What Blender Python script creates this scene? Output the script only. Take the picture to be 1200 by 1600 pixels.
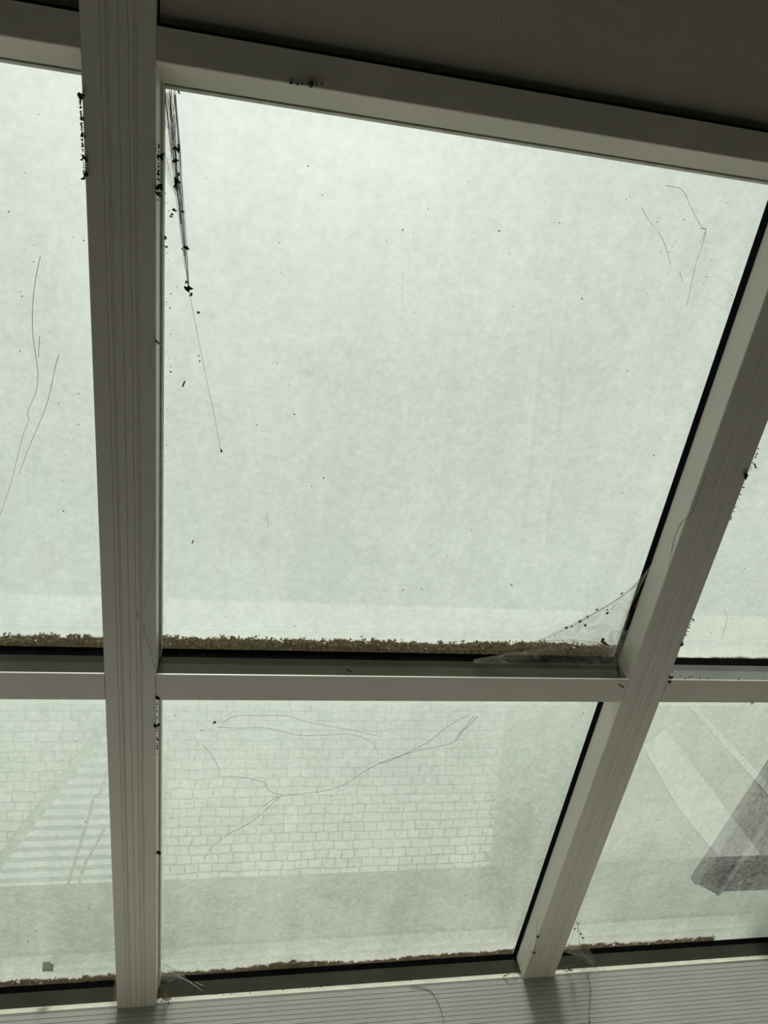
import bpy, bmesh, math, random
from mathutils import Vector, Matrix, noise
random.seed(7)
for o in list(bpy.data.objects): bpy.data.objects.remove(o)
SC = bpy.context.scene; COL = SC.collection

# ---------------------------------------------------------------- frame of the sloping roof
TH = math.radians(20)              # pitch of the glass roof
S = 0.75                           # metres per roof unit
HC = 2.0                           # height of the camera above the ground
AX = Vector((1, 0, 0)); AU = Vector((0, -math.cos(TH), math.sin(TH))); AN = Vector((0, math.sin(TH), math.cos(TH)))
C0 = Vector((0, 0, HC))
ROT = ((0.97951762, -0.13554983, -0.14890092), (0.05406979, 0.88938483, -0.45395053), (0.19396314, 0.4366015, 0.87849726))
FPX = 1149.97
def W(x, y, z): return C0 + S*(AX*x + AU*y + AN*z)
def PL(px, py, z=1.0):             # where the roof-parallel plane at depth z shows at a photo pixel
    c = ((px-600)/FPX, (py-800)/FPX, 1.0)
    d = [sum(ROT[i][j]*c[i] for i in range(3)) for j in range(3)]
    return d[0]/d[2]*z, -d[1]/d[2]*z
def P(px, py, z=1.0):
    x, y = PL(px, py, z); return W(x, y, z)
def ray(px, py):
    return (P(px, py)-C0).normalized()
def GR(px, py, h=0.0):             # ground point mirrored in the glass at that pixel
    zg = 1.07; d = ray(px, py); v = C0 + AN*(2*zg*S); d = d - 2*d.dot(AN)*AN
    t = (h - v.z)/d.z; return v + d*t

# ---------------------------------------------------------------- camera, sky, sun, exposure
cam = bpy.data.objects.new('camera', bpy.data.cameras.new('camera')); COL.objects.link(cam)
r = [AX*m[0] - AU*m[1] + AN*m[2] for m in ROT]
M = Matrix((r[0], -r[1], -r[2])).transposed().to_4x4(); M.translation = C0; cam.matrix_world = M
cam.data.sensor_fit = 'VERTICAL'; cam.data.sensor_height = 36; cam.data.lens = 36*FPX/1600; cam.data.clip_start = 0.01
SC.camera = cam

w = bpy.data.worlds.new('sky'); SC.world = w; w.use_nodes = True; nt = w.node_tree; nt.nodes.clear()
g = nt.nodes.new('ShaderNodeTexCoord'); sx = nt.nodes.new('ShaderNodeSeparateXYZ'); rp = nt.nodes.new('ShaderNodeValToRGB')
bg = nt.nodes.new('ShaderNodeBackground'); wo = nt.nodes.new('ShaderNodeOutputWorld')
nt.links.new(g.outputs['Generated'], sx.inputs[0]); nt.links.new(sx.outputs[2], rp.inputs[0]); nt.links.new(rp.outputs[0], bg.inputs[0]); nt.links.new(bg.outputs[0], wo.inputs[0])
e = rp.color_ramp.elements
e[0].position = 0.0; e[0].color = (.10, .11, .08, 1)
e[1].position = 1.0; e[1].color = (1.12, 1.18, 1.10, 1)
for pos, c in ((.06, (.14, .15, .11)), (.16, (.30, .34, .26)), (.27, (.345, .395, .31)), (.42, (.50, .56, .47)), (.56, (.60, .665, .585)), (.78, (.61, .665, .60)), (.88, (.74, .79, .73)), (.95, (.90, .95, .89))):
    k = rp.color_ramp.elements.new(pos); k.color = (*c, 1)
bg.inputs[1].default_value = 1.0

sl = bpy.data.lights.new('sun', 'SUN'); sl.energy = 3.5; sl.angle = math.radians(14); sl.color = (1, .98, .93)
sun = bpy.data.objects.new('sun', sl); COL.objects.link(sun)
sun.rotation_euler = Vector((0.03, 0.27, -0.96)).to_track_quat('-Z', 'Y').to_euler()
sun.location = (0, -3, 6)
vs = SC.view_settings; vs.view_transform = 'Standard'; vs.look = 'None'; vs.gamma = 1; vs.use_curve_mapping = False; vs.exposure = 0.06

# ---------------------------------------------------------------- materials
def newmat(n):
    m = bpy.data.materials.new(n); m.use_nodes = True; m.node_tree.nodes.clear(); return m, m.node_tree
def N(nt, t, **k):
    n = nt.nodes.new(t)
    for a, b in k.items(): setattr(n, a, b)
    return n
def ramp(nt, src, stops):
    r = N(nt, 'ShaderNodeValToRGB'); el = r.color_ramp.elements
    el[0].position, el[0].color = stops[0][0], (*stops[0][1], 1) if len(stops[0][1]) == 3 else stops[0][1]
    el[1].position, el[1].color = stops[-1][0], (*stops[-1][1], 1)
    for p, c in stops[1:-1]:
        q = el.new(p); q.color = (*c, 1)
    nt.links.new(src, r.inputs[0]); return r.outputs[0]
def noise_tex(nt, scale, detail=5, rough=.6, vec=None, dist=0):
    n = N(nt, 'ShaderNodeTexNoise'); n.inputs['Scale'].default_value = scale; n.inputs['Detail'].default_value = detail
    n.inputs['Roughness'].default_value = rough; n.inputs['Distortion'].default_value = dist
    if vec is None:
        t = N(nt, 'ShaderNodeTexCoord'); vec = t.outputs['Object']
    nt.links.new(vec, n.inputs['Vector']); return n.outputs['Fac']
def simple(name, c1, c2, rough=.5, scale=20, spec=.4, bump=0, bscale=200, metal=0, spots=None):
    m, nt = newmat(name); b = N(nt, 'ShaderNodeBsdfPrincipled'); o = N(nt, 'ShaderNodeOutputMaterial')
    nt.links.new(b.outputs[0], o.inputs[0])
    col = ramp(nt, noise_tex(nt, scale), [(.35, c1), (.65, c2)])
    if spots:
        sp = ramp(nt, noise_tex(nt, spots[0], 8, .7), [(spots[1], (0, 0, 0)), (spots[1]+.04, (1, 1, 1))])
        mx = N(nt, 'ShaderNodeMix', data_type='RGBA'); nt.links.new(sp, mx.inputs[0]); nt.links.new(col, mx.inputs[6]); mx.inputs[7].default_value = (*spots[2], 1); col = mx.outputs[2]
    nt.links.new(col, b.inputs['Base Color'])
    b.inputs['Roughness'].default_value = rough; b.inputs['Specular IOR Level'].default_value = spec; b.inputs['Metallic'].default_value = metal
    if bump:
        bp = N(nt, 'ShaderNodeBump'); bp.inputs['Strength'].default_value = bump; bp.inputs['Distance'].default_value = .002
        nt.links.new(noise_tex(nt, bscale, 2), bp.inputs['Height']); nt.links.new(bp.outputs[0], b.inputs['Normal'])
    return m
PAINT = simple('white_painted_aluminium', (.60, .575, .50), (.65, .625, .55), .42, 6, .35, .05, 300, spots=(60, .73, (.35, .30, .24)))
SILL = simple('white_ribbed_aluminium', (.70, .70, .64), (.76, .76, .70), .5, 8, .3, spots=(90, .72, (.4, .36, .3)))
PANEL = simple('textured_ceiling_panel', (.44, .415, .355), (.47, .445, .385), .6, 5, .3, .22, 420)
RUBBER = simple('black_rubber', (.003, .003, .0035), (.005, .005, .006), .95, 30, .02)
HPAINT = simple('shade_darkened_white_aluminium', (.46, .44, .375), (.51, .485, .415), .55, 6, .2, .05, 300, spots=(60, .73, (.30, .26, .2)))  # head bar's white paint with shade put in, its chamfer lights too strongly
HEAP = simple('dusty_brown_debris', (.06, .045, .03), (.28, .23, .16), .9, 300, .1)
PALE = simple('pale_sealant', (.42, .44, .36), (.60, .60, .53), .6, 60, .3)
DARKDIRT = simple('dark_debris', (.018, .014, .009), (.05, .036, .022), .9, 90, .1)
LEAF = simple('dry_leaf_brown', (.12, .08, .04), (.30, .22, .13), .8, 120, .2)
GREYM = simple('grey_coated_metal', (.03, .034, .033), (.045, .05, .048), .5, 9, .4)
GREYL = simple('lighter_grey_metal', (.15, .157, .157), (.18, .187, .185), .4, 9, .5)
BEAD = simple('greenish_grey_bead', (.05, .055, .036), (.065, .07, .048), .85, 12, .05)
BEADR = simple('light_grey_bead', (.20, .215, .20), (.25, .265, .25), .8, 12, .1, spots=(80, .7, (.08, .07, .05)))
EBEAD_SHADE = simple('dull_grey_bead_and_shade', (.085, .088, .068), (.12, .124, .10), .4, 10, .5)
TAPE = simple('grey_tape', (.10, .11, .11), (.15, .16, .16), .6, 50, .3)
WALLM = simple('rendered_wall', (.05, .046, .04), (.07, .065, .055), .8, 10, .2)
FLOORM = simple('interior_floor', (.03, .027, .022), (.045, .04, .032), .6, 4, .3)
WHITE = simple('white_coated_sheet', (.82, .87, .88), (.90, .94, .95), .4, 5, .5)
PLANK = simple('pale_plank', (.62, .65, .62), (.70, .72, .69), .7, 12, .3)
BOUNCEM = simple('pale_bounce_board', (.80, .77, .68), (.85, .82, .74), .6, 6, .3)
LEDGE = simple('dusty_white_ledge', (.46, .45, .37), (.56, .545, .46), .7, 30, .2, spots=(70, .62, (.22, .19, .13)))
CABLE = simple('dark_cable', (.02, .02, .02), (.04, .04, .04), .5, 12, .3)

def thread_mat(name, col, alpha):
    m, nt = newmat(name); d = N(nt, 'ShaderNodeBsdfDiffuse'); t = N(nt, 'ShaderNodeBsdfTransparent'); x = N(nt, 'ShaderNodeMixShader'); o = N(nt, 'ShaderNodeOutputMaterial')
    d.inputs[0].default_value = (*col, 1); x.inputs[0].default_value = alpha
    nt.links.new(t.outputs[0], x.inputs[1]); nt.links.new(d.outputs[0], x.inputs[2]); nt.links.new(x.outputs[0], o.inputs[0]); return m
THREAD = thread_mat('dusty_spider_silk', (.22, .21, .18), .75)
FAINT = thread_mat('fine_spider_silk', (.25, .25, .22), .5)
SCRATCH = thread_mat('pale_scratch_deposit', (.95, .95, .9), .5)
def film_mat(name, col, base, sc=45):
    m, nt = newmat(name); d = N(nt, 'ShaderNodeBsdfDiffuse'); tl = N(nt, 'ShaderNodeBsdfTranslucent'); t = N(nt, 'ShaderNodeBsdfTransparent')
    a = N(nt, 'ShaderNodeMixShader'); x = N(nt, 'ShaderNodeMixShader'); o = N(nt, 'ShaderNodeOutputMaterial')
    d.inputs[0].default_value = (*col, 1); tl.inputs[0].default_value = (*col, 1); a.inputs[0].default_value = .4
    nt.links.new(d.outputs[0], a.inputs[1]); nt.links.new(tl.outputs[0], a.inputs[2])
    f = ramp(nt, noise_tex(nt, sc, 8, .75, dist=1.5), [(.3, (0, 0, 0)), (.5, (base*.6,)*3), (.75, (base*1.6,)*3)])
    nt.links.new(f, x.inputs[0]); nt.links.new(t.outputs[0], x.inputs[1]); nt.links.new(a.outputs[0], x.inputs[2]); nt.links.new(x.outputs[0], o.inputs[0]); return m
FILM = film_mat('cobweb_film', (.36, .34, .28), .42)
FILM2 = film_mat('thin_cobweb_film', (.30, .28, .24), .25)
FILM3 = film_mat('dark_cobweb_film', (.10, .095, .08), .32, 90)  # darker than the other films, so it stands out against the glass
FIBRE = thread_mat('grey_cobweb_fibre', (.16, .15, .12), .42)

def moss_mat():
    m, nt = newmat('brown_moss_dirt'); d = N(nt, 'ShaderNodeBsdfDiffuse'); tl = N(nt, 'ShaderNodeBsdfTranslucent'); a = N(nt, 'ShaderNodeMixShader'); o = N(nt, 'ShaderNodeOutputMaterial')
    c = ramp(nt, noise_tex(nt, 260, 5, .75), [(.34, (.05, .032, .014)), (.45, (.18, .13, .065)), (.54, (.34, .27, .16)), (.66, (.62, .56, .42))])
    nt.links.new(c, d.inputs[0]); nt.links.new(c, tl.inputs[0]); a.inputs[0].default_value = .38
    nt.links.new(d.outputs[0], a.inputs[1]); nt.links.new(tl.outputs[0], a.inputs[2]); nt.links.new(a.outputs[0], o.inputs[0]); return m
MOSS = moss_mat()

def glass_inner():
    m, nt = newmat('clear_glass_inner_face'); f = N(nt, 'ShaderNodeFresnel'); f.inputs[0].default_value = 1.5
    k = N(nt, 'ShaderNodeMath', operation='MULTIPLY'); k.inputs[1].default_value = 1.8; k.use_clamp = True
    t = N(nt, 'ShaderNodeBsdfTransparent'); t.inputs[0].default_value = (.965, .98, .955, 1)
    gl = N(nt, 'ShaderNodeBsdfGlossy'); gl.inputs['Roughness'].default_value = 0.004; gl.inputs[0].default_value = (1, 1, 1, 1)
    x = N(nt, 'ShaderNodeMixShader'); o = N(nt, 'ShaderNodeOutputMaterial')
    nt.links.new(f.outputs[0], k.inputs[0]); nt.links.new(k.outputs[0], x.inputs[0]); nt.links.new(t.outputs[0], x.inputs[1]); nt.links.new(gl.outputs[0], x.inputs[2]); nt.links.new(x.outputs[0], o.inputs[0]); return m
def glass_outer():
    m, nt = newmat('grimy_glass_outer_face')
    tc = N(nt, 'ShaderNodeTexCoord'); L = nt.links
    mp = N(nt, 'ShaderNodeMapping'); mp.inputs['Scale'].default_value = (14, 1.2, 1.2); L.new(tc.outputs['Object'], mp.inputs[0])
    fine = noise_tex(nt, 140, 4, .7); mid = noise_tex(nt, 16, 7, .72, dist=.8); big = noise_tex(nt, 2.2, 4, .6)
    streak = noise_tex(nt, 1.5, 6, .65, mp.outputs[0])
    def ma(op, a, b):
        q = N(nt, 'ShaderNodeMath', operation=op)
        for i, v in enumerate((a, b)):
            if isinstance(v, (int, float)): q.inputs[i].default_value = v
            else: L.new(v, q.inputs[i])
        return q.outputs[0]
    s = ma('ADD', ma('MULTIPLY', fine, .40), ma('MULTIPLY', mid, .2)); s = ma('ADD', s, ma('MULTIPLY', big, .35)); s = ma('ADD', s, ma('MULTIPLY', streak, .22))
    s = ma('SUBTRACT', s, .475); fac = ma('MAXIMUM', s, .02)
    # white lime blotches
    lime = ramp(nt, noise_tex(nt, 38, 8, .75, dist=1.2), [(.50, (0, 0, 0)), (.60, (.25,)*3), (.75, (.6,)*3)])
    fac = ma('MINIMUM', ma('ADD', fac, ma('MULTIPLY', lime, .08)), .9)
    sp = N(nt, 'ShaderNodeSeparateXYZ'); L.new(tc.outputs['Object'], sp.inputs[0])
    u = ma('ADD', ma('MULTIPLY', sp.outputs[1], -math.cos(TH)/S), ma('MULTIPLY', ma('SUBTRACT', sp.outputs[2], HC), math.sin(TH)/S))
    u = ma('ADD', u, ma('MULTIPLY', ma('SUBTRACT', noise_tex(nt, 25, 8, .75), .5), .05))
    band = None
    for foot, wd in ((-.8300, .055), (-1.7680, .085)):
        mr = N(nt, 'ShaderNodeMapRange'); mr.inputs[1].default_value = foot+wd; mr.inputs[2].default_value = foot+wd*.3; mr.inputs[3].default_value = 0; mr.inputs[4].default_value = 1; L.new(u, mr.inputs[0])
        m2 = ma('MULTIPLY', mr.outputs[0], ma('GREATER_THAN', u, foot-.03)); band = m2 if band is None else ma('ADD', band, m2)
    fac = ma('MINIMUM', ma('ADD', fac, ma('MULTIPLY', band, .22)), .9)
    col = ramp(nt, noise_tex(nt, 3, 5), [(.35, (.80, .86, .80)), (.5, (.85, .86, .81)), (.68, (.87, .82, .82))])
    tl = N(nt, 'ShaderNodeBsdfTranslucent'); df = N(nt, 'ShaderNodeBsdfDiffuse'); L.new(col, tl.inputs[0]); L.new(col, df.inputs[0])
    t = N(nt, 'ShaderNodeBsdfTransparent')
    gr = ramp(nt, noise_tex(nt, 60, 8, .78), [(.38, (.88, .885, .88)), (.64, (.995, .995, .995))])
    L.new(gr, t.inputs[0])
    a = N(nt, 'ShaderNodeMixShader'); a.inputs[0].default_value = .12; L.new(tl.outputs[0], a.inputs[1]); L.new(df.outputs[0], a.inputs[2])
    x = N(nt, 'ShaderNodeMixShader'); o = N(nt, 'ShaderNodeOutputMaterial')
    L.new(fac, x.inputs[0]); L.new(t.outputs[0], x.inputs[1]); L.new(a.outputs[0], x.inputs[2]); L.new(x.outputs[0], o.inputs[0]); return m
GIN, GOUT = glass_inner(), glass_outer()

def cobble_mat():
    m, nt = newmat('pale_stone_setts'); L = nt.links; tc = N(nt, 'ShaderNodeTexCoord')
    nz = N(nt, 'ShaderNodeTexNoise'); nz.inputs['Scale'].default_value = 9; L.new(tc.outputs['Object'], nz.inputs['Vector'])
    mx = N(nt, 'ShaderNodeMix', data_type='RGBA', blend_type='LINEAR_LIGHT'); mx.inputs[0].default_value = .012
    L.new(tc.outputs['Object'], mx.inputs[6]); L.new(nz.outputs['Color'], mx.inputs[7])
    br = N(nt, 'ShaderNodeTexBrick'); L.new(mx.outputs[2], br.inputs['Vector'])
    br.inputs['Scale'].default_value = 1; br.inputs['Brick Width'].default_value = .068; br.inputs['Row Height'].default_value = .049; br.inputs['Mortar Size'].default_value = .0048
    br.inputs['Mortar Smooth'].default_value = .6; br.offset = .43; br.squash = 1.5; br.squash_frequency = 3
    br.inputs['Color1'].default_value = (.80, .78, .78, 1); br.inputs['Color2'].default_value = (.62, .63, .62, 1); br.inputs['Mortar'].default_value = (.10, .10, .09, 1)
    b = N(nt, 'ShaderNodeBsdfPrincipled'); o = N(nt, 'ShaderNodeOutputMaterial'); b.inputs['Roughness'].default_value = .8
    L.new(br.outputs['Color'], b.inputs['Base Color'])
    bp = N(nt, 'ShaderNodeBump'); bp.inputs['Distance'].default_value = .01; bp.inputs['Strength'].default_value = .5; bp.invert = True
    L.new(br.outputs['Fac'], bp.inputs['Height']); L.new(bp.outputs[0], b.inputs['Normal']); L.new(b.outputs[0], o.inputs[0]); return m
COB = cobble_mat()
SOIL = simple('trodden_gravel', (.30, .285, .23), (.42, .395, .33), .9, 3, .1)
GRASS = simple('yellow_green_weeds', (.20, .30, .05), (.45, .50, .10), .8, 30, .2)

# ---------------------------------------------------------------- mesh helpers
def link(name, bm, mats, parent=None, recalc=True, smooth=False):
    if recalc: bmesh.ops.recalc_face_normals(bm, faces=bm.faces)
    me = bpy.data.meshes.new(name); bm.to_mesh(me); bm.free()
    for m in (mats if isinstance(mats, (list, tuple)) else [mats]): me.materials.append(m)
    if smooth:
        for p in me.polygons: p.use_smooth = True
    o = bpy.data.objects.new(name, me); COL.objects.link(o)
    if parent is not None:
        o.parent = parent; o.matrix_parent_inverse = parent.matrix_world.inverted()
    return o
def tag(o, label, cat, group=None, kind=None):
    if label: o['label'] = label
    if cat: o['category'] = cat
    if group: o['group'] = group
    if kind: o['kind'] = kind
    return o
def empty(name, loc, label=None, cat=None, group=None, kind=None):
    o = bpy.data.objects.new(name, None); COL.objects.link(o); o.location = loc; o.empty_display_size = .02
    o.matrix_world = Matrix.Translation(loc)
    return tag(o, label, cat, group, kind)
def extrude(bm, prof, a, b, f):
    """prof: list of 2D points; f(s, p, q) -> world point; s runs a..b"""
    va = [bm.verts.new(f(a, *p)) for p in prof]; vb = [bm.verts.new(f(b, *p)) for p in prof]
    n = len(prof)
    for i in range(n): bm.faces.new((va[i], va[(i+1) % n], vb[(i+1) % n], vb[i]))
    bm.faces.new(va); bm.faces.new(vb[::-1])
def alongU(s, x, z): return W(x, s, z)
def alongX(s, y, z): return W(s, y, z)
def box(bm, x0, x1, y0, y1, z0, z1, f=lambda x, y, z: Vector((x, y, z))):
    v = [bm.verts.new(f(x, y, z)) for x in (x0, x1) for y in (y0, y1) for z in (z0, z1)]
    for a in ((0, 1, 3, 2), (4, 6, 7, 5), (0, 4, 5, 1), (2, 3, 7, 6), (0, 2, 6, 4), (1, 5, 7, 3)): bm.faces.new([v[i] for i in a])
def tube(bm, pts, r0, r1=None, sides=5):
    r1 = r0 if r1 is None else r1; rings = []
    n = len(pts)
    for i, p in enumerate(pts):
        d = (pts[min(i+1, n-1)] - pts[max(i-1, 0)]).normalized()
        u = d.orthogonal().normalized(); v = d.cross(u); r = r0 + (r1-r0)*i/max(1, n-1)
        if i and rings:
            u = (uprev - uprev.dot(d)*d).normalized(); v = d.cross(u)
        uprev = u
        rings.append([bm.verts.new(p + r*(u*math.cos(2*math.pi*k/sides) + v*math.sin(2*math.pi*k/sides))) for k in range(sides)])
    for a, b in zip(rings, rings[1:]):
        for k in range(sides): bm.faces.new((a[k], a[(k+1) % sides], b[(k+1) % sides], b[k]))
    bm.faces.new(rings[0][::-1]); bm.faces.new(rings[-1])
def smooth_path(pts, n=8):
    out = []
    for i in range(len(pts)-1):
        p0 = pts[max(i-1, 0)]; p1 = pts[i]; p2 = pts[i+1]; p3 = pts[min(i+2, len(pts)-1)]
        for k in range(n):
            t = k/n
            out.append(.5*((2*p1) + (-p0+p2)*t + (2*p0-5*p1+4*p2-p3)*t*t + (-p0+3*p1-3*p2+p3)*t*t*t))
    out.append(pts[-1]); return out
def blob(bm, c, r, stretch=(1, 1, 1), jag=.35, sub=1):
    rot = Matrix.Rotation(random.uniform(0, 6.28), 3, Vector((random.uniform(-1, 1), random.uniform(-1, 1), random.uniform(-1, 1))).normalized())
    ret = bmesh.ops.create_icosphere(bm, subdivisions=sub, radius=1)
    for v in ret['verts']:
        q = Vector([v.co[i]*stretch[i] for i in range(3)])*r*(1+random.uniform(-jag, jag)); v.co = c + rot @ q

# ---------------------------------------------------------------- the setting: ground, floor, walls
def slab(name, x0, x1, y0, y1, z0, z1, mat):
    bm = bmesh.new(); box(bm, x0, x1, y0, y1, z0, z1); o = link(name, bm, mat); o['kind'] = 'structure'; return o
XL, XR = -2.05, 2.55          # side walls
ZE, YE = W(0, -1.7339, 1.0).z, W(0, -1.7339, 1.0).y      # fascia top line
YB = W(0, 2.0, 1.0).y
xcob = GR(765, 1355).x
slab('floor', XL, XR, YB, YE, -.06, .0, FLOORM)
slab('wall_back', XL, XR, YB-.12, YB, 0, W(0, 2.0, 1.02).z, WALLM)
slab('cobble_paving', -9, xcob, YE, 9, -.06, 0, COB)
slab('gravel_ground', xcob, 12, YE, 9, -.06, -.004, SOIL)
slab('wall_front', XL, XR, YE-.12, YE, -.06, 1.08, WALLM)
slab('added_bounce_board_1', XL, XR, YE-.34, YE+.01, 1.08, 1.11, BOUNCEM)  # unseen board added to bounce light onto the rafters; wall_front raised beneath
for nm, xa in (('wall_left', XL-.1), ('wall_right', XR)):
    bm = bmesh.new()
    pr = [(YB-.12, 0), (YE+.12, 0), (YE+.12, ZE), (YB-.12, W(0, 2.1, 1.0).z)]
    extrude(bm, pr, xa, xa+.1, lambda s, y, z: Vector((s, y, z))); o = link(nm, bm, WALLM); o['kind'] = 'structure'

# ---------------------------------------------------------------- roof: rafters, bars, panes, ceiling panels
ZG = 1.070; ZT = 1.079        # inner and outer face of the panes
RW = .0809; PER = .9339
rx = [-.19935 + PER*k for k in range(-2, 4)]
YTOP = 2.0; YBOT = -1.7339
FR = (.265, .33, .362, .50, .63, .70, .735)
def rafter(x0):
    pr = [(x0, 1.066), (x0, 1.0015), (x0+.0012, 1.0)]
    for f in FR:
        c = x0 + RW*f; h = .00085
        pr += [(c-h, 1.0), (c-h*.2, 1.0011), (c+h, 1.0)]
    pr += [(x0+RW-.0012, 1.0), (x0+RW, 1.0015), (x0+RW, 1.066)]
    bm = bmesh.new(); extrude(bm, pr, YBOT+.0006, YTOP, alongU)
    # ngon side caps are fine: closed aluminium box section
    return bm
names = {2: 'straight white grooved rafter down the left side, between the two left panes',
         3: 'slanting white grooved rafter down the right side, with black gasket beside it',
         0: 'white roof rafter at the far left end of the lean-to, outside the view', 1: 'white roof rafter left of the leftmost visible pane, outside the view',
         4: 'white roof rafter right of the rightmost visible pane, outside the view', 5: 'white roof rafter at the far right end of the lean-to, outside the view'}
for k, x0 in enumerate(rx):
    t = empty('roof_rafter', W(x0+RW/2, YBOT, 1.0), names[k], 'rafter', 'grooved white roof rafters')
    link('rafter_bar', rafter(x0), PAINT, t)
    if k < 5:
        bm = bmesh.new(); box(bm, x0+RW+.0002, x0+RW+.0030, YBOT-.012, .052, 1.046, ZG-.0005, W)
        link('pale_seal', bm, PALE, t)['label'] = 'pale dirty seal along the glass'
    if k > 0:
        bm = bmesh.new()
        extrude(bm, [(x0-.0006, ZG-.0005), (x0-.0012, 1.0524), (x0+.004, 1.0524), (x0+.004, ZG-.0005)], YBOT-.012, .034, alongU)
        link('gasket', bm, RUBBER, t)['label'] = 'black rubber gasket'

def fasc(dy, dz):              # point on the vertical fascia: dz metres below its top, dy metres inward
    return Vector((0, YE-dy, ZE-dz))
TOPP = [(.0895, 1.003), (.0560, 1.0005), (.0546, 1.0012), (.0364, 1.0500), (.0364, 1.053), (.0880, 1.066)]
MIDP = [(-.8726, 1.0), (-.8187, 1.0), (-.8187, 1.0032), (-.8222, 1.0046), (-.8300, 1.0200), (-.8300, 1.066), (-.8726, 1.066)]
BEADP = [(-.8226, 1.0050), (-.8224, 1.0335), (-.8189, 1.0455), (-.8200, 1.0575), (-.8290, 1.0575), (-.8290, 1.0190)]
bays = [(rx[k]+RW, rx[k+1], k) for k in range(5)]
tl = {1: 'dark shaded head bar at the top of the left pane, left of the straight rafter', 2: 'long shaded head bar across the top of the big central pane',
      3: 'head bar at the top of the right pane, outside the view', 0: 'head bar at the far left end', 4: 'head bar at the far right end'}
ml = {1: 'white cross bar left of the straight rafter, between upper and lower left panes', 2: 'long white cross bar between the two rafters, below the big central pane',
      3: 'white cross bar right of the slanting rafter, under the right pane', 0: 'white cross bar at the far left end', 4: 'white cross bar at the far right end'}
wn = 0
for (a, b, k) in bays:
    t = empty('head_bar', W((a+b)/2, .0546, 1.0), tl[k], 'crossbar', 'head bars of the roof')
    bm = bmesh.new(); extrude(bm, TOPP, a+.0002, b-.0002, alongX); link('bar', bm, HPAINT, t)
    bm = bmesh.new(); extrude(bm, [(.0340, 1.0535), (.0312, 1.058), (.0312, ZG-.0005), (.045, ZG-.0005), (.045, 1.058)], a+.0032, b-.0014, alongX)
    link('seal', bm, PALE, t)['label'] = 'brownish seal against the glass'
    t = empty('cross_bar', W((a+b)/2, -.85, 1.0), ml[k], 'crossbar', 'cross bars between panes')
    bm = bmesh.new(); extrude(bm, MIDP, a+.0002, b-.0002, alongX); link('bar', bm, PAINT, t)
    bm = bmesh.new(); extrude(bm, BEADP, a+.0002, b-.0002, alongX); link('glazing_bead', bm, BEADR if k == 3 else BEAD, t)['label'] = 'darker grey glazing bead'
    bm = bmesh.new(); extrude(bm, [(-.8189, 1.0465), (-.8187, ZG-.0005), (-.826, ZG-.0005), (-.826, 1.058)], a+.0032, b-.0014, alongX)
    link('gasket', bm, RUBBER, t)['label'] = 'black rubber gasket'
    for (y0, y1, nm) in ((-.862, .060, 'upper'), (-1.775, -.866, 'lower')):
        wn += 1; bm = bmesh.new()
        xx0, xx1 = a-.016, b+.016
        v = [[bm.verts.new(W(x, y, z)) for (x, y) in ((xx0, y0), (xx1, y0), (xx1, y1), (xx0, y1))] for z in (ZG, ZT)]
        bm.faces.new(v[0]); f = bm.faces.new(v[1][::-1]); f.material_index = 1
        for i in range(4): bm.faces.new((v[0][i], v[0][(i+1) % 4], v[1][(i+1) % 4], v[1][i]))
        bmesh.ops.recalc_face_normals(bm, faces=bm.faces)
        o = link('window_%d' % wn, bm, [GIN, GOUT], recalc=False); o['kind'] = 'structure'
    bm = bmesh.new(); box(bm, a+.0028, b-.0028, 0.0935, YTOP, 1.012, 1.062, W)
    o = link('ceiling', bm, PANEL); o['kind'] = 'structure'
# opaque weather deck above the ceiling panels
bm = bmesh.new(); box(bm, rx[0]-.02, rx[-1]+RW+.02, .050, YTOP+.2, ZT+.002, ZT+.02, W)
o = link('ceiling_deck', bm, GREYM); o['kind'] = 'structure'; o.name = 'ceiling'

# eave beam: gasket seat, ledge and ribbed vertical fascia
t = empty('eave_beam', W(.3, -1.74, 1.0), 'ribbed white eave beam running across the bottom below the rafter feet', 'beam')
pr = [W(0, y, z) for (y, z) in ((-1.775, 1.066), (-1.7640, 1.066), (-1.7640, 1.0345), (-1.7610, 1.0270), (-1.7410, 1.0063), (-1.7360, 1.0))]
pts = [(p.y, p.z) for p in pr]
pts.append((YE, ZE))
vv = C0 + AN*(2*ZG*S); dd = ray(470, 1366); dd = dd-2*dd.dot(AN)*AN; zlow = (vv+dd*((YE-vv.y)/dd.y)).z      # foot of the header, level with the end of the paving in the panes
st = .00672; n = int((ZE-zlow-.004)/st); gd = .0009
for i in range(n):
    z0 = ZE - st*(i+1)
    pts += [(YE, z0+.0005), (YE+gd, z0+.0003), (YE+gd, z0-.0002), (YE, z0-.0004)]
zb = zlow
pts += [(YE, zb), (YE+.06, zb), (YE+.06, pts[0][1])]
XA, XZ = W(rx[0], 0, 0).x, W(rx[-1]+RW, 0, 0).x
bm = bmesh.new(); extrude(bm, pts, XA, XZ, lambda s, y, z: Vector((s, y, z))); link('beam_profile', bm, SILL, t)
bm = bmesh.new(); extrude(bm, [(-1.7455, 1.0548), (-1.7520, 1.0420), (-1.7588, 1.0302), (-1.7630, 1.0350), (-1.7630, 1.0548)], rx[0]+RW, rx[-1], alongX)
link('glazing_bead', bm, EBEAD_SHADE, t)['label'] = 'dull grey glazing bead'
bm = bmesh.new(); extrude(bm, [(-1.7585, 1.0298), (-1.7390, 1.0087), (-1.7400, 1.0072), (-1.7600, 1.0282)], rx[0]+RW, rx[-1], alongX); link('ledge', bm, LEDGE, t)['label'] = 'dusty pale ledge with dirt specks'
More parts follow.
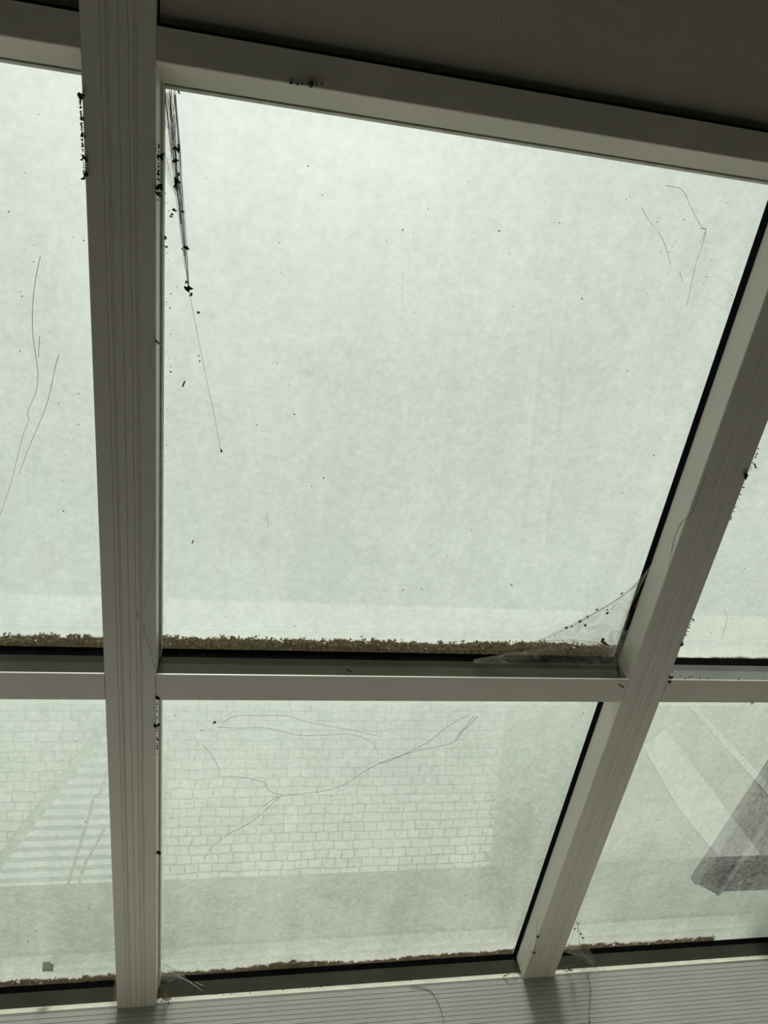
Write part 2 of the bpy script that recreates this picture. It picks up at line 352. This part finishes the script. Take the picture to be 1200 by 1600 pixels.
bm = bmesh.new(); extrude(bm, [(-1.7388, 1.0086), (-1.7341, 1.0003), (-1.7352, 1.0001), (-1.7398, 1.0076)], rx[0]+RW, rx[-1], alongX); link('shade_strip', bm, EBEAD_SHADE, t)['label'] = 'narrow olive-grey strip standing in for shade below the ledge'  # dark strip stands for shade on the painted beam below the ledge
bm = bmesh.new()
extrude(bm, [(-1.7475, 1.0552), (-1.7455, ZG-.0005), (-1.76, ZG-.0005), (-1.76, 1.0552)], rx[0]+RW, rx[-1], alongX)
link('gasket', bm, RUBBER, t)['label'] = 'black rubber gasket'

# ---------------------------------------------------------------- moss and dirt along the lower edges, on the outside
def dirt_strip(name, x0, x1, ybase, h0, h1, label, seed, gappy=0.0, zt=ZT):
    """ragged crust: a fine grid of cells kept or dropped by noise, with uneven thickness"""
    bm = bmesh.new(); c = .0013; nx = int((x1-x0)/c); ny = int(h1*1.7/c)+1; V = {}
    def vert(i, j, top):
        if (i, j, top) not in V:
            x = x0+i*c; y = ybase+j*c
            jx = (noise.noise((i*1.7, j*1.3, seed))*.5)*c
            hh = .0012 + .0045*abs(noise.noise((i*.31, j*.4, seed+5)))
            V[i, j, top] = bm.verts.new(W(x+jx, y+jx, zt + .0003 + (hh if top else 0)))
        return V[i, j, top]
    keep = set()
    for i in range(nx):
        u = i*c
        H = h0 + (h1-h0)*(.5+.9*noise.noise((u*5, seed, 0))+.35*noise.noise((u*40, seed, 3)))
        for j in range(ny):
            y = j*c
            q = .7*noise.noise((u*70, y*120, seed+9)) + .8*noise.noise((u*230, y*330, seed+2))
            if y < H + q*h1*.3 and q > -.8+gappy + .45*max(0, y/H-.3): keep.add((i, j))
    for (i, j) in keep:
        for top in (0, 1):
            bm.faces.new([vert(i, j, top), vert(i+1, j, top), vert(i+1, j+1, top), vert(i, j+1, top)])
        for (di, dj, p, q) in ((-1, 0, (0, 0), (0, 1)), (1, 0, (1, 0), (1, 1)), (0, -1, (0, 0), (1, 0)), (0, 1, (0, 1), (1, 1))):
            if (i+di, j+dj) not in keep:
                bm.faces.new([vert(i+p[0], j+p[1], 0), vert(i+q[0], j+q[1], 0), vert(i+q[0], j+q[1], 1), vert(i+p[0], j+p[1], 1)])
    o = link(name, bm, MOSS); tag(o, label, 'dirt', 'moss and dirt crusts on the glass', 'stuff'); return o
for (a, b, k) in bays[1:4]:
    a1, b1 = a-.006, b+.006
    if k == 3:
        dirt_strip('moss_crust', a1, a1+.5, -.8300, .003, .009, 'thin dark dirt line on the right pane above its cross bar', 41, .1)
        dirt_strip('moss_crust', a1, a1+.5, -1.7680, .012, .030, 'dark brown dirt crust at the foot of the lower right pane', 47, .35)
    elif k == 2:
        dirt_strip('moss_crust', a1, b1, -.8300, .025, .034, 'wide brown moss crust along the foot of the big central pane', 11)
        dirt_strip('moss_crust', a1, b1, -1.7680, .014, .030, 'dark brown moss crust along the foot of the lower central pane', 17, .2)
    else:
        dirt_strip('moss_crust', b1-.45, b1, -.8300, .020, .033, 'speckled brown moss crust at the foot of the upper left pane', 23)
        dirt_strip('moss_crust', b1-.45, b1, -1.7680, .020, .034, 'brown moss crust along the foot of the lower left pane', 29, .15)

# ---------------------------------------------------------------- cobwebs, threads, bits
ZW = 1.064                       # just inside the glass
def thread(name, label, paths, mat=THREAD, cat='cobweb', bits=(), films=(), group=None, z=ZW, rad=.00035, fm=FILM):
    first = paths[0][0]
    t = empty(name, P(first[0], first[1], z), label, cat, group)
    for p in paths:
        bm = bmesh.new(); r0 = rad
        zz = [q[2] if len(q) > 2 else z for q in p]
        tube(bm, smooth_path([P(q[0], q[1], k) for q, k in zip(p, zz)], 5), r0, r0*.7, 4)
        link('strand', bm, mat, t)
    if bits:
        for b in bits:
            bm = bmesh.new()
            sz = b[2]*.00042
            for _ in range(3):
                blob(bm, P(b[0], b[1], z-.002) + Vector([random.uniform(-1, 1)*sz*1.0 for _ in range(3)]), sz*random.uniform(.6, 1.1), (1.6, .7, .7), .3)
            link('trapped_bit', bm, DARKDIRT, t)
    for fl in films:
        bm = bmesh.new(); A, B = fl; n = 10
        vs = []
        for i in range(n+1):
            u = i/n; row = []
            pa = A[min(int(u*(len(A)-1)), len(A)-2)]; ia = u*(len(A)-1) - min(int(u*(len(A)-1)), len(A)-2); pa2 = A[min(int(u*(len(A)-1)), len(A)-2)+1]
            pb = B[min(int(u*(len(B)-1)), len(B)-2)]; ib = u*(len(B)-1) - min(int(u*(len(B)-1)), len(B)-2); pb2 = B[min(int(u*(len(B)-1)), len(B)-2)+1]
            l = [pa[q]+(pa2[q]-pa[q])*ia for q in range(2)]; r = [pb[q]+(pb2[q]-pb[q])*ib for q in range(2)]
            za = (fl[0][0][2] if len(fl[0][0]) > 2 else z); zb_ = (fl[1][0][2] if len(fl[1][0]) > 2 else z)
            for j in range(7):
                v = j/6; row.append(bm.verts.new(P(l[0]+(r[0]-l[0])*v, l[1]+(r[1]-l[1])*v, za+(zb_-za)*v - .003*math.sin(v*3.14))))
            vs.append(row)
        for i in range(n):
            for j in range(6): bm.faces.new((vs[i][j], vs[i][j+1], vs[i+1][j+1], vs[i+1][j]))
        o = link('web_film', bm, fm, t, smooth=True)
    return t

random.seed(3)
fib = []
rope = [(273, 138), (273, 200), (275, 250), (277, 300), (283, 350), (289, 400), (294, 445)]
for q in range(26):
    x0 = random.uniform(251, 275); e = random.randint(2, 6); m = rope[e]
    fib.append([(x0, 138+random.uniform(0, 14)), (x0+(m[0]-x0)*.35+random.uniform(-4, 4), 138+(m[1]-138)*.4), (x0+(m[0]-x0)*.75+random.uniform(-2.5, 2.5), 138+(m[1]-138)*.7), (m[0]+random.uniform(-1.5, 1.5), m[1])])
thread('cobweb', 'dirty cobweb rope hanging from the top left corner of the big central pane',
       [[(273, 138), (271, 200), (274, 250), (277, 300), (283, 350), (291, 425), (297, 462), (309, 525), (322, 590), (335, 650), (345, 705)],
        [(256, 140), (262, 190), (269, 250), (275, 310), (282, 360), (289, 420)],
        [(268, 140), (266, 180), (271, 195), (276, 260), (280, 320), (286, 380), (295, 440)],
        [(250, 200), (258, 240), (267, 275), (274, 305)], [(249, 300), (254, 312), (262, 318)], [(249, 318), (256, 308), (260, 300)],
        [(273, 180), (275, 240), (277, 290), (281, 345), (287, 400)], [(275, 250), (276, 290), (280, 330)]] + fib,
       bits=[(280, 144, 3), (275, 231, 5), (278, 228, 3), (274, 250, 5), (278, 271, 3), (276, 283, 6), (275, 292, 4), (272, 328, 5), (283, 331, 3), (269, 336, 3), (288, 387, 5), (285, 389, 3), (293, 451, 6), (299, 459, 4), (291, 440, 3), (345, 704, 3), (258, 372, 3), (260, 385, 2.5), (310, 488, 2.5), (311, 556, 2), (312, 565, 2)],
       films=[([(250, 138), (250, 190), (252, 240), (262, 285)], [(274, 140), (273, 200), (275, 250), (278, 310)])], rad=.00042, fm=FILM3, mat=FIBRE)
thread('cobweb', 'dense grey cobweb in the corner where cross bar meets slanting rafter',
       [[(1020, 878, 1.03), (1000, 908), (975, 930), (940, 952), (890, 980), (830, 1005)],
        [(1010, 893, 1.04), (985, 920), (950, 945), (905, 970), (860, 990)],
        [(965, 1020, 1.03), (935, 1016), (895, 1024), (840, 1030), (770, 1036)], [(975, 1008, 1.03), (955, 1012), (920, 1010), (880, 1022)],
        [(1000, 930, 1.04), (985, 965), (975, 1000)], [(1015, 885, 1.03), (995, 930), (970, 1000)],
        [(968, 1022, 1.03), (945, 1008), (900, 1000), (850, 1002)], [(962, 1030, 1.02), (968, 1005, 1.03), (985, 960, 1.04)]],
       bits=[(972, 927, 3), (933, 953, 3), (919, 964, 3), (906, 970, 3), (893, 979, 3), (885, 982, 4), (913, 976, 4), (948, 958, 3.5), (949, 953, 2)],
       films=[([(1018, 882, 1.03), (985, 950), (968, 1018)], [(1000, 905, 1.06), (975, 960), (958, 1015)]),
              ([(835, 1003, 1.066), (890, 979), (940, 951), (975, 929), (998, 908)], [(835, 1004, 1.066), (880, 1004), (925, 1006), (955, 1006), (968, 1003)]),
              ([(740, 1030, 1.05), (850, 1012), (930, 1000), (965, 1010)], [(740, 1036, 1.02), (850, 1038), (930, 1040), (968, 1040)]),
              ([(985, 985, 1.03), (975, 1015), (962, 1040)], [(955, 985, 1.05), (945, 1005), (940, 1030)])], rad=.0003)
thread('cobweb', 'pale cobweb at the left foot corner of the lower right pane',
       [[(901, 1440), (907, 1462), (917, 1480), (930, 1500), (945, 1516, 1.01)], [(903, 1445), (905, 1470), (915, 1495), (935, 1517, 1.01)],
        [(880, 1480, 1.01), (905, 1490, 1.02), (930, 1512, 1.01)], [(880, 1486, 1.01), (912, 1500, 1.02), (940, 1518, 1.01)], [(876, 1488, 1.01), (895, 1478), (915, 1478)], [(884, 1475, 1.02), (918, 1488, 1.03), (947, 1518, 1.01)]],
       bits=[(903, 1443, 2.5), (898, 1451, 3), (907, 1459, 4), (911, 1465, 3), (925, 1492, 3)],
       films=[([(888, 1474, 1.03), (882, 1488)], [(908, 1476, 1.05), (912, 1496)]), ([(905, 1490, 1.03), (935, 1518)], [(918, 1480, 1.05), (950, 1517)])], rad=.0003)
thread('cobweb', 'wispy cobweb at the foot of the straight rafter on its right side',
       [[(250, 1502), (268, 1512), (295, 1530), (318, 1540, 1.03)], [(249, 1512), (270, 1520), (300, 1537, 1.03)], [(270, 1518), (290, 1530), (316, 1548, 1.02)], [(250, 1522, 1.04), (275, 1526), (300, 1534, 1.03)]],
       films=[([(250, 1503, 1.04), (249, 1535)], [(272, 1512, 1.06), (300, 1534)])], mat=SCRATCH, rad=.00022)
thread('cobweb', 'brown cobweb clump at the foot of the straight rafter on its left side',
       [[(180, 1528, 1.02), (178, 1550, 1.01), (176, 1577, 1.0)], [(181, 1530, 1.02), (174, 1560, 1.01), (172, 1577, 1.0)]],
       films=[([(181, 1526, 1.01), (183, 1578)], [(179, 1530, 1.04), (171, 1577)])], bits=[(186, 1552, 3)], rad=.0003, z=1.01)
thread('cobweb', 'brown cobweb tuft at the left foot of the slanting rafter',
       [[(815, 1505, 1.02), (806, 1520, 1.01), (799, 1529, 1.0)], [(817, 1510, 1.02), (812, 1522, 1.01), (803, 1530, 1.0)]],
       films=[([(814, 1500, 1.03), (820, 1528)], [(808, 1512, 1.04), (798, 1528)])], bits=[(790, 1524, 3), (794, 1522, 2.5), (787, 1526, 2.5)], rad=.0003, z=1.01)
G2 = 'loose web threads on the panes'
thread('web_thread', 'branching long dark web thread across the middle of the lower central pane',
       [[(746, 1119), (736, 1131), (722, 1143), (706, 1161), (660, 1171), (620, 1183), (592, 1193), (565, 1208), (540, 1225), (510, 1235), (475, 1240), (440, 1242), (425, 1238), (418, 1232), (416, 1226), (408, 1221), (372, 1214), (345, 1213), (342, 1200), (330, 1180), (317, 1163)],
        [(440, 1243), (420, 1261), (395, 1283), (360, 1302), (335, 1320), (318, 1341)], [(435, 1244), (415, 1257), (406, 1263)], [(740, 1120), (725, 1138), (710, 1155)], [(592, 1192), (605, 1190), (625, 1182), (668, 1160), (700, 1135), (735, 1115)]],
       mat=FAINT, group=G2, rad=.00042)
thread('web_thread', 'arched web thread near the top of the lower central pane',
       [[(340, 1136), (372, 1138), (410, 1137), (440, 1143), (470, 1149), (505, 1149), (540, 1147), (565, 1152), (580, 1160), (589, 1172), (592, 1180)],
        [(348, 1129), (368, 1119), (410, 1118), (450, 1119), (480, 1128), (520, 1136), (552, 1141), (590, 1150)]], mat=FAINT, group=G2, rad=.00036)
thread('web_thread', 'wavy dark web thread down the upper left pane',
       [[(63, 400), (55, 440), (51, 480), (51, 520), (55, 550), (59, 580), (57, 610), (46, 636), (43, 648), (45, 656), (36, 680), (27, 715), (17, 755), (0, 805)], [(62, 525), (60, 560)]], group=G2, mat=THREAD, rad=.00034)
thread('web_thread', 'faint straight web thread beside the wavy one in the upper left pane',
       [[(92, 555), (86, 575), (75, 625), (60, 665), (47, 695), (30, 740)]], group=G2, mat=FAINT, rad=.0005)
thread('web_thread', 'angular fine web thread near the upper right of the big central pane',
       [[(1040, 290), (1066, 297), (1080, 325), (1097, 356), (1103, 359), (1097, 385), (1088, 410), (1080, 445), (1073, 478)], [(1095, 357), (1103, 359), (1094, 380)]], group=G2, mat=FAINT, rad=.00038)
thread('web_thread', 'broken fine web thread left of the angular one in the big central pane',
       [[(1003, 325), (1012, 342), (1022, 354)], [(1029, 363), (1038, 380), (1048, 413)], [(1062, 425), (1067, 440)]], group=G2, mat=FAINT, rad=.00038)
thread('web_thread', 'short hanging thread low in the upper right pane',
       [[(1132, 952), (1136, 966), (1131, 985), (1128, 1000)]], group=G2, mat=FAINT, rad=.00035)
thread('web_thread', 'tiny hooked thread low in the middle of the big central pane',
       [[(417, 798), (418, 815), (420, 828)]], group=G2, mat=FAINT, rad=.0003)
thread('web_thread', 'pale curved thread across the left of the lower central pane, near its foot',
       [[(262, 1376), (300, 1387), (340, 1402), (390, 1425), (446, 1454)]], group=G2, mat=SCRATCH, rad=.0004)
thread('web_thread', 'dark hairline thread along the inner edge of the slanting rafter',
       [[(1103, 742), (1086, 790), (1077, 808), (1066, 815), (1058, 830), (1050, 860), (1044, 885)], [(1083, 800), (1068, 813)], [(1066, 815), (1054, 838), (1049, 862)]], z=.997, rad=.0003)
thread('web_thread', 'dark thread stuck low on the inner side of the slanting rafter',
       [[(840, 1434), (838, 1465), (835, 1490), (829, 1500), (827, 1512)], [(829, 1499), (834, 1513)], [(831, 1470), (827, 1480), (830, 1490)]], bits=[(841, 1464, 4), (834, 1489, 4)], z=.996, rad=.0003)
thread('web_thread', 'dark dusty thread on the straight rafter just above the cross bar',
       [[(213, 955), (217, 967)], [(224, 974), (226, 990), (232, 1010), (238, 1030), (243, 1045)]], z=.996, rad=.00045, mat=FAINT)
thread('web_thread', 'faint looping thread on the right edge of the straight rafter',
       [[(242, 530), (235, 550), (235, 570), (240, 582), (243, 592)], [(243, 815), (240, 850), (236, 890), (225, 950)]], z=.996, rad=.0003, mat=FAINT)
def onfascia(px, py):
    d = ray(px, py); t = (YE-.0008-C0.y)/d.y; return C0 + d*t
for lab, pth in (('curling dark thread on the ribbed beam below the central pane', [(640, 1540), (668, 1545), (680, 1558), (690, 1580), (694, 1602)]),
                 ('straight dark thread on the ribbed beam right of the slanting rafter', [(917, 1521), (922, 1541), (921, 1570), (920, 1590), (921, 1603)])):
    bm = bmesh.new(); tube(bm, smooth_path([onfascia(*q) for q in pth], 5), .0003, .0003, 4)
    if pth[0][0] > 900:
        blob(bm, onfascia(922, 1543), .0011); blob(bm, onfascia(921, 1595), .0009)
    tag(link('web_thread', bm, DARKDIRT), lab, 'cobweb')

# bits of debris, each its own thing
def bit(name, px, py, size, label, z=ZW-.001, cat='debris', mat=DARKDIRT, n=4, ln=1.8, group=None, dirpx=None):
    bm = bmesh.new(); s = size*.00027; c = P(px, py, z)
    if dirpx:
        d = (P(px+dirpx[0], py+dirpx[1], z)-c).normalized()
        tube(bm, [c-d*s*ln*1.2, c-d*s*ln*.6, c, c+d*s*ln*.7, c+d*s*ln*1.1], s*.55, s*.4, 6); blob(bm, c+d*s*ln*.9, s*.6, jag=.2)
    else:
        for _ in range(n): blob(bm, c+Vector([random.uniform(-1, 1)*s for _ in range(3)]), s*random.uniform(.5, .9), (ln, .7, .8), .3)
    return tag(link(name, bm, mat), label, cat, group)
bit('dead_insect', 287, 600, 6, 'dark dead insect on the big pane between straight rafter and hanging cobweb thread', cat='insect', dirpx=(-2, 5))
bit('dead_insect', 301, 847, 4.5, 'tiny dark insect low on the big central pane near the straight rafter', cat='insect', dirpx=(-2, 4))
bit('dead_insect', 1180, 728, 7, 'dark dead insect dangling beside the right edge of the slanting rafter', cat='insect', dirpx=(2, 5))
bit('dead_insect', 799, 914, 4, 'tiny dark insect low on the big central pane toward its right', cat='insect', dirpx=(3, 3))
bit('dead_insect', 546, 1048, 7, 'dark insect lying on the ledge of the long cross bar', z=1.012, cat='insect', dirpx=(5, 3))
bit('seed_husk', 335, 1129, 6, 'round dark speck at the upper left of the lower central pane')
bit('leaf_scrap', 943, 1001, 11, 'curled brown leaf scrap caught above the cross bar in the right corner', mat=LEAF, z=1.05, cat='leaf', ln=2.2)
bit('leaf_scrap', 966, 1050, 10, 'dark twisted husk hanging at the junction of cross bar and slanting rafter', mat=DARKDIRT, z=.992, cat='leaf', dirpx=(3, 14), ln=3)
bit('leaf_scrap', 971, 1072, 10, 'pale brown curled husk just below the dark twisted one', mat=LEAF, z=.992, cat='leaf', dirpx=(8, 5), ln=1.6)
bit('leaf_scrap', 248, 535, 8, 'pale leaf scrap caught on the right edge of the straight rafter', mat=LEAF, z=.998, cat='leaf')
edge = [("on the straight rafter's left edge, topmost of the row", 126, 150, 9), ("on the straight rafter's left edge, second from the top", 129, 185, 5), ("on the straight rafter's left edge, third from the top", 130, 212, 6),
        ("on the straight rafter's left edge, fourth from the top", 131, 245, 8), ("on the straight rafter's left edge, lowest of the row", 133, 275, 9),
        ("on the straight rafter's right edge beside the cobweb rope, higher", 249, 246, 9), ("on the straight rafter's right edge beside the cobweb rope, middle", 247, 290, 10), ("on the straight rafter's right edge beside the cobweb rope, lower", 246, 302, 8),
        ("on the straight rafter's right edge at the cross bar", 245, 1090, 8), ("on the straight rafter's right edge just below the cross bar", 245, 1132, 11), ("on the straight rafter's right edge, thin, second below the cross bar", 246, 1155, 5),
        ("on the straight rafter's right edge low beside the paving reflection", 247, 1332, 8),
        ("on the slanting rafter's right edge next to the dangling insect", 1163, 740, 10), ("on the slanting rafter's right edge, upper of two below the insect", 1082, 968, 6), ("on the slanting rafter's right edge, lower of two below the insect", 1066, 1007, 8),
        ("on the slanting rafter's right edge just above the right cross bar", 1048, 1058, 8), ("on the slanting rafter's right edge level with the right cross bar", 1046, 1066, 6),
        ('under the right cross bar near the frame edge', 1175, 1099, 5), ('on the head bar near its left end', 488, 133, 7), ('on the head bar left of the others', 455, 128, 5)]
for lab, x, y, s in edge:
    bit('dirt_clump', x, y, s, 'dirt clump ' + lab, z=.999 if y < 1100 else .9985, cat='dirt', group='dark dirt clumps on the frame')
bit('dirt_clump', 527, 1555, 5, 'small dark dirt clump on the ribbed beam under the central pane', z=.998, cat='dirt')
# mottled debris nests at rafter feet
for lab, x, y, z in (('crumbly brown debris heap at the right of the straight rafter foot', 258, 1560, 1.0), ('crumbly brown debris heap at the right of the slanting rafter foot', 888, 1512, 1.0)):
    bm = bmesh.new()
    for _ in range(170): blob(bm, P(x+random.gauss(0, 5), y+random.gauss(0, 4), z+.003+abs(random.gauss(0, .006))), random.uniform(.0003, .0011), (1.5, .9, .6))
    tag(link('debris_heap', bm, HEAP), lab, 'debris', kind='stuff')

def specks(lab, poly_x, ys, n, seed, zz=ZG-.0008):
    random.seed(seed); bm = bmesh.new()
    for _ in range(n):
        y = random.uniform(*ys); x = random.uniform(*poly_x(y))
        if y < 172+.162*(x-247): y += 170
        r = random.choice((.0004, .0005, .0006, .0008))*random.uniform(.7, 1.2)
        blob(bm, P(x, y, zz), r, (1.4, .8, .6), .3)
    tag(link('dirt_specks', bm, DARKDIRT), lab, 'dirt', kind='stuff')
specks('scattered tiny dark specks over the big central pane', lambda y: (252, 1195-(y-291)*.32), (170, 985), 85, 1)
specks('dense tiny specks near the upper right corner of the big central pane', lambda y: (980, 1165-(y-291)*.32), (290, 460), 22, 2)
specks('tiny dark specks on the glass right beside the straight rafter', lambda y: (250, 268), (320, 960), 34, 3)
specks('scattered tiny dark specks over the upper left pane', lambda y: (0, 126+(y-120)*.036), (130, 980), 34, 4)
specks('scattered tiny dark specks over the upper right pane', lambda y: (1195-(y-700)*.3, 1200), (740, 1010), 12, 5)
specks('scattered tiny dark specks over the lower left pane', lambda y: (0, 170), (1110, 1500), 26, 6)
specks('scattered tiny dark specks over the lower central pane', lambda y: (252, 920-(y-1100)*.33), (1110, 1480), 45, 7)
specks('scattered tiny dark specks over the lower right pane', lambda y: (1010-(y-1120)*.3, 1200), (1120, 1440), 24, 8)
def crumbs(lab, pts0, pts1, n, z, seed):
    random.seed(seed); bm = bmesh.new()
    for _ in range(n):
        t = random.random()**1.0; x = pts0[0]+(pts1[0]-pts0[0])*t; y = pts0[1]+(pts1[1]-pts0[1])*t+random.uniform(-2.5, 2.5)
        blob(bm, P(x, y, z), random.uniform(.0004, .0011), (1.6, .8, .7), .3)
    tag(link('ledge_crumbs', bm, DARKDIRT), lab, 'dirt', kind='stuff')
crumbs('dark crumbs along the pale ledge below the lower central pane', (255, 1559), (800, 1519), 42, 1.004, 11)
crumbs('dark crumbs along the pale ledge below the lower left pane', (0, 1574), (172, 1563), 18, 1.004, 12)
crumbs('dark crumbs along the pale ledge below the lower right pane', (950, 1510), (1200, 1491), 16, 1.004, 13)
crumbs('dark crumbs along the ledge of the right cross bar', (1055, 1058), (1200, 1062), 16, 1.004, 14)
crumbs('dark crumbs in a row on the underside of the head bar', (455, 128), (505, 134), 14, .9985, 15)
crumbs('ragged row of dark dirt on the upper left edge of the straight rafter', (125, 150), (132, 282), 60, .9994, 16)
crumbs('ragged row of dark dirt on the straight rafter beside the cobweb rope', (248, 225), (247, 312), 40, .9994, 17)
crumbs('ragged dark dirt on the straight rafter just below the cross bar', (245, 1088), (246, 1178), 36, .9994, 18)
crumbs('dark dirt along the right edge of the slanting rafter near the insect', (1186, 700), (1140, 815), 34, .9994, 19)
crumbs('dark dirt along the right edge of the slanting rafter near its junction', (1085, 960), (1047, 1058), 18, .9994, 20)
random.seed(99)
STREAK_REFLECT = thread_mat('whitish_water_streak_and_reflection', (.95, .95, .93), .10)
for lab, q in (('long pale water streak slanting down the right half of the big central pane', [(842, 560), (850, 560), (820, 860), (812, 860)]),
               ('second pale water streak right of the long one in the big central pane', [(878, 590), (884, 590), (858, 850), (852, 850)]),
               ('thin pale water streak in the middle of the big central pane', [(627, 425), (631, 425), (630, 500), (627, 500)]),
               ('painted pale reflection low in the upper left pane', [(66, 845), (86, 848), (88, 898), (64, 896)])):  # last one is a faint reflection painted as a pale film
    bm = bmesh.new(); va = [bm.verts.new(P(x, y, ZT+.0008)) for x, y in q]; vb = [bm.verts.new(P(x, y, ZT+.0012)) for x, y in q]
    bm.faces.new(va); bm.faces.new(vb[::-1])
    for i in range(4): bm.faces.new((va[i], va[(i+1) % 4], vb[(i+1) % 4], vb[i]))
    tag(link('water_streak_and_reflection', bm, STREAK_REFLECT), lab, 'streak')

# small grey tape scrap on the outside of the lower left pane
bm = bmesh.new(); q = [(66, 1517), (67, 1503), (78, 1502), (79, 1505), (84, 1506), (83, 1517)]
va = [bm.verts.new(P(x, y, ZT+.0012)) for x, y in q]; vb = [bm.verts.new(P(x, y, ZT+.0012)+AN*.0006) for x, y in q]
bm.faces.new(va); bm.faces.new(vb[::-1])
for i in range(6): bm.faces.new((va[i], va[(i+1) % 6], vb[(i+1) % 6], vb[i]))
tag(link('tape_scrap', bm, TAPE), 'small grey tape scrap at the foot of the lower left pane', 'tape')

# grey metal flap standing above the lower right pane
zf = 1.28
def FL(px, py, dz=0): return P(px, py, zf) + AN*dz
t = empty('roof_flap', FL(1120, 1390), 'dark grey metal flap above the lower right pane at the frame edge', 'flap')
def prism(q, d0, d1):
    bm = bmesh.new(); va = [bm.verts.new(FL(x, y, d0)) for x, y in q]; vb = [bm.verts.new(FL(x, y, d1)) for x, y in q]; n = len(q)
    bm.faces.new(va); bm.faces.new(vb[::-1])
    for i in range(n): bm.faces.new((va[i], va[(i+1) % n], vb[(i+1) % n], vb[i]))
    return bm
link('flap_sheet', prism([(1118, 1396), (1270, 1390), (1420, 1375), (1420, 900), (1378, 940), (1225, 1230)], .004, .02), GREYM, t)
link('edge_frame', prism([(1087, 1380), (1118, 1396), (1225, 1240), (1410, 960), (1400, 905), (1205, 1202)], 0, .018), GREYM, t)
link('edge_rib', prism([(1118, 1396), (1123, 1395), (1232, 1240), (1227, 1232)], -.006, .004), GREYL, t)
link('outer_lip', prism([(1084, 1374), (1083, 1379), (1088, 1381), (1206, 1204), (1412, 898), (1408, 892), (1202, 1196)], -.004, .01), GREYL, t)

# ---------------------------------------------------------------- the yard that mirrors in the lower panes
A = GR(0, 1352, .10); B = GR(158, 1150, .10); R = GR(256, 1250, .10)
y0 = min(A.y, B.y)-.05; y1 = max(A.y, B.y)+.40; sl_ = (B.x-A.x)/(B.y-A.y)
def gp(y, z, off=0): return Vector((A.x+(y-A.y)*sl_+off, y, z))
root = empty('slatted_platform', Vector((A.x, A.y, 0)), 'white slatted low platform in the yard, mirrored in the lower left pane', 'platform')
per = .050; i = 0
while y0+per*i < y1 and gp(y0+per*i, 0).x < R.x-.03:
    ya = y0+per*i; yb = ya+.027; bm = bmesh.new()
    box4 = [(gp(ya, 0).x, ya), (R.x, ya), (R.x, yb), (gp(yb, 0).x, yb)]
    va = [bm.verts.new((x, y, .085)) for x, y in box4]; vb = [bm.verts.new((x, y, .105)) for x, y in box4]
    bm.faces.new(va); bm.faces.new(vb[::-1])
    for q in range(4): bm.faces.new((va[q], va[(q+1) % 4], vb[(q+1) % 4], vb[q]))
    link('slat', bm, WHITE, root); i += 1
yt = y0+per*i
bm = bmesh.new(); box4 = [(gp(y0, 0).x, y0), (R.x, y0), (R.x, y0+per*i), (min(gp(y0+per*i, 0).x, R.x-.005), y0+per*i)]
va = [bm.verts.new((x, y, .03)) for x, y in box4]; vb = [bm.verts.new((x, y, .084)) for x, y in box4]
bm.faces.new(va); bm.faces.new(vb[::-1])
for q in range(4): bm.faces.new((va[q], va[(q+1) % 4], vb[(q+1) % 4], vb[q]))
RAIL = simple('dull_grey_rail', (.24, .28, .27), (.30, .34, .33), .6)
link('base_board', bm, RAIL, root)
bm = bmesh.new()
pr = [(-.035, 0), (0.012, 0), (0.012, .112), (-.035, .112)]
va = [bm.verts.new(gp(y0, z, o)) for o, z in pr]; vb = [bm.verts.new(gp(yt, z, o)) for o, z in pr]
for i in range(4): bm.faces.new((va[i], va[(i+1) % 4], vb[(i+1) % 4], vb[i]))
bm.faces.new(va); bm.faces.new(vb[::-1]); link('edge_rail', bm, RAIL, root)
for lab, pth in (('longer dark cable lying over the white slats in the yard', [(166, 1205), (158, 1235), (145, 1250), (140, 1272), (128, 1310), (108, 1374), (100, 1410)]), ('shorter dark cable over the white slats in the yard', [(165, 1290), (150, 1320), (135, 1345), (125, 1372), (120, 1400)])):
    bm = bmesh.new(); tube(bm, smooth_path([GR(x, y, .125) for x, y in pth], 5), .005, .005, 6)
    tag(link('cable', bm, CABLE), lab, 'cable')
def strip(name, q, h, lab, cat, mat, t=.02):
    bm = bmesh.new(); va = [bm.verts.new(GR(x, y, h)) for x, y in q]; vb = [bm.verts.new(GR(x, y, h)-Vector((0, 0, t))) for x, y in q]; n = len(q)
    bm.faces.new(va); bm.faces.new(vb[::-1])
    for i in range(n): bm.faces.new((va[i], va[(i+1) % n], vb[(i+1) % n], vb[i]))
    tag(link(name, bm, mat), lab, cat)
strip('plank', [(1005, 1165), (1040, 1140), (1200, 1350), (1180, 1410), (1060, 1262)], .02, 'wide pale plank in the yard, mirrored in the lower right pane', 'plank', PLANK)
strip('batten', [(1072, 1098), (1080, 1096), (1215, 1240), (1210, 1252)], .02, 'narrow pale batten in the yard, right of the wide plank', 'plank', PLANK)
random.seed(5)
gc = GR(820, 1325); bm = bmesh.new()
for _ in range(1600):
    a = random.uniform(0, 6.28); rr = abs(random.gauss(0, .13)); p = gc+Vector((math.cos(a)*rr*.8, math.sin(a)*rr*1.4, 0)); h = random.uniform(.03, .10)
    d = Vector((random.uniform(-1, 1), random.uniform(-1, 1), 0)).normalized()*.009; tip = p+Vector((random.uniform(-.03, .03), random.uniform(-.03, .03), h))
    bm.faces.new([bm.verts.new(p-d), bm.verts.new(p+d), bm.verts.new(tip)])
tag(link('weed_patch', bm, GRASS, recalc=False), 'yellow-green weeds growing at the edge of the paving', 'weeds', kind='stuff')
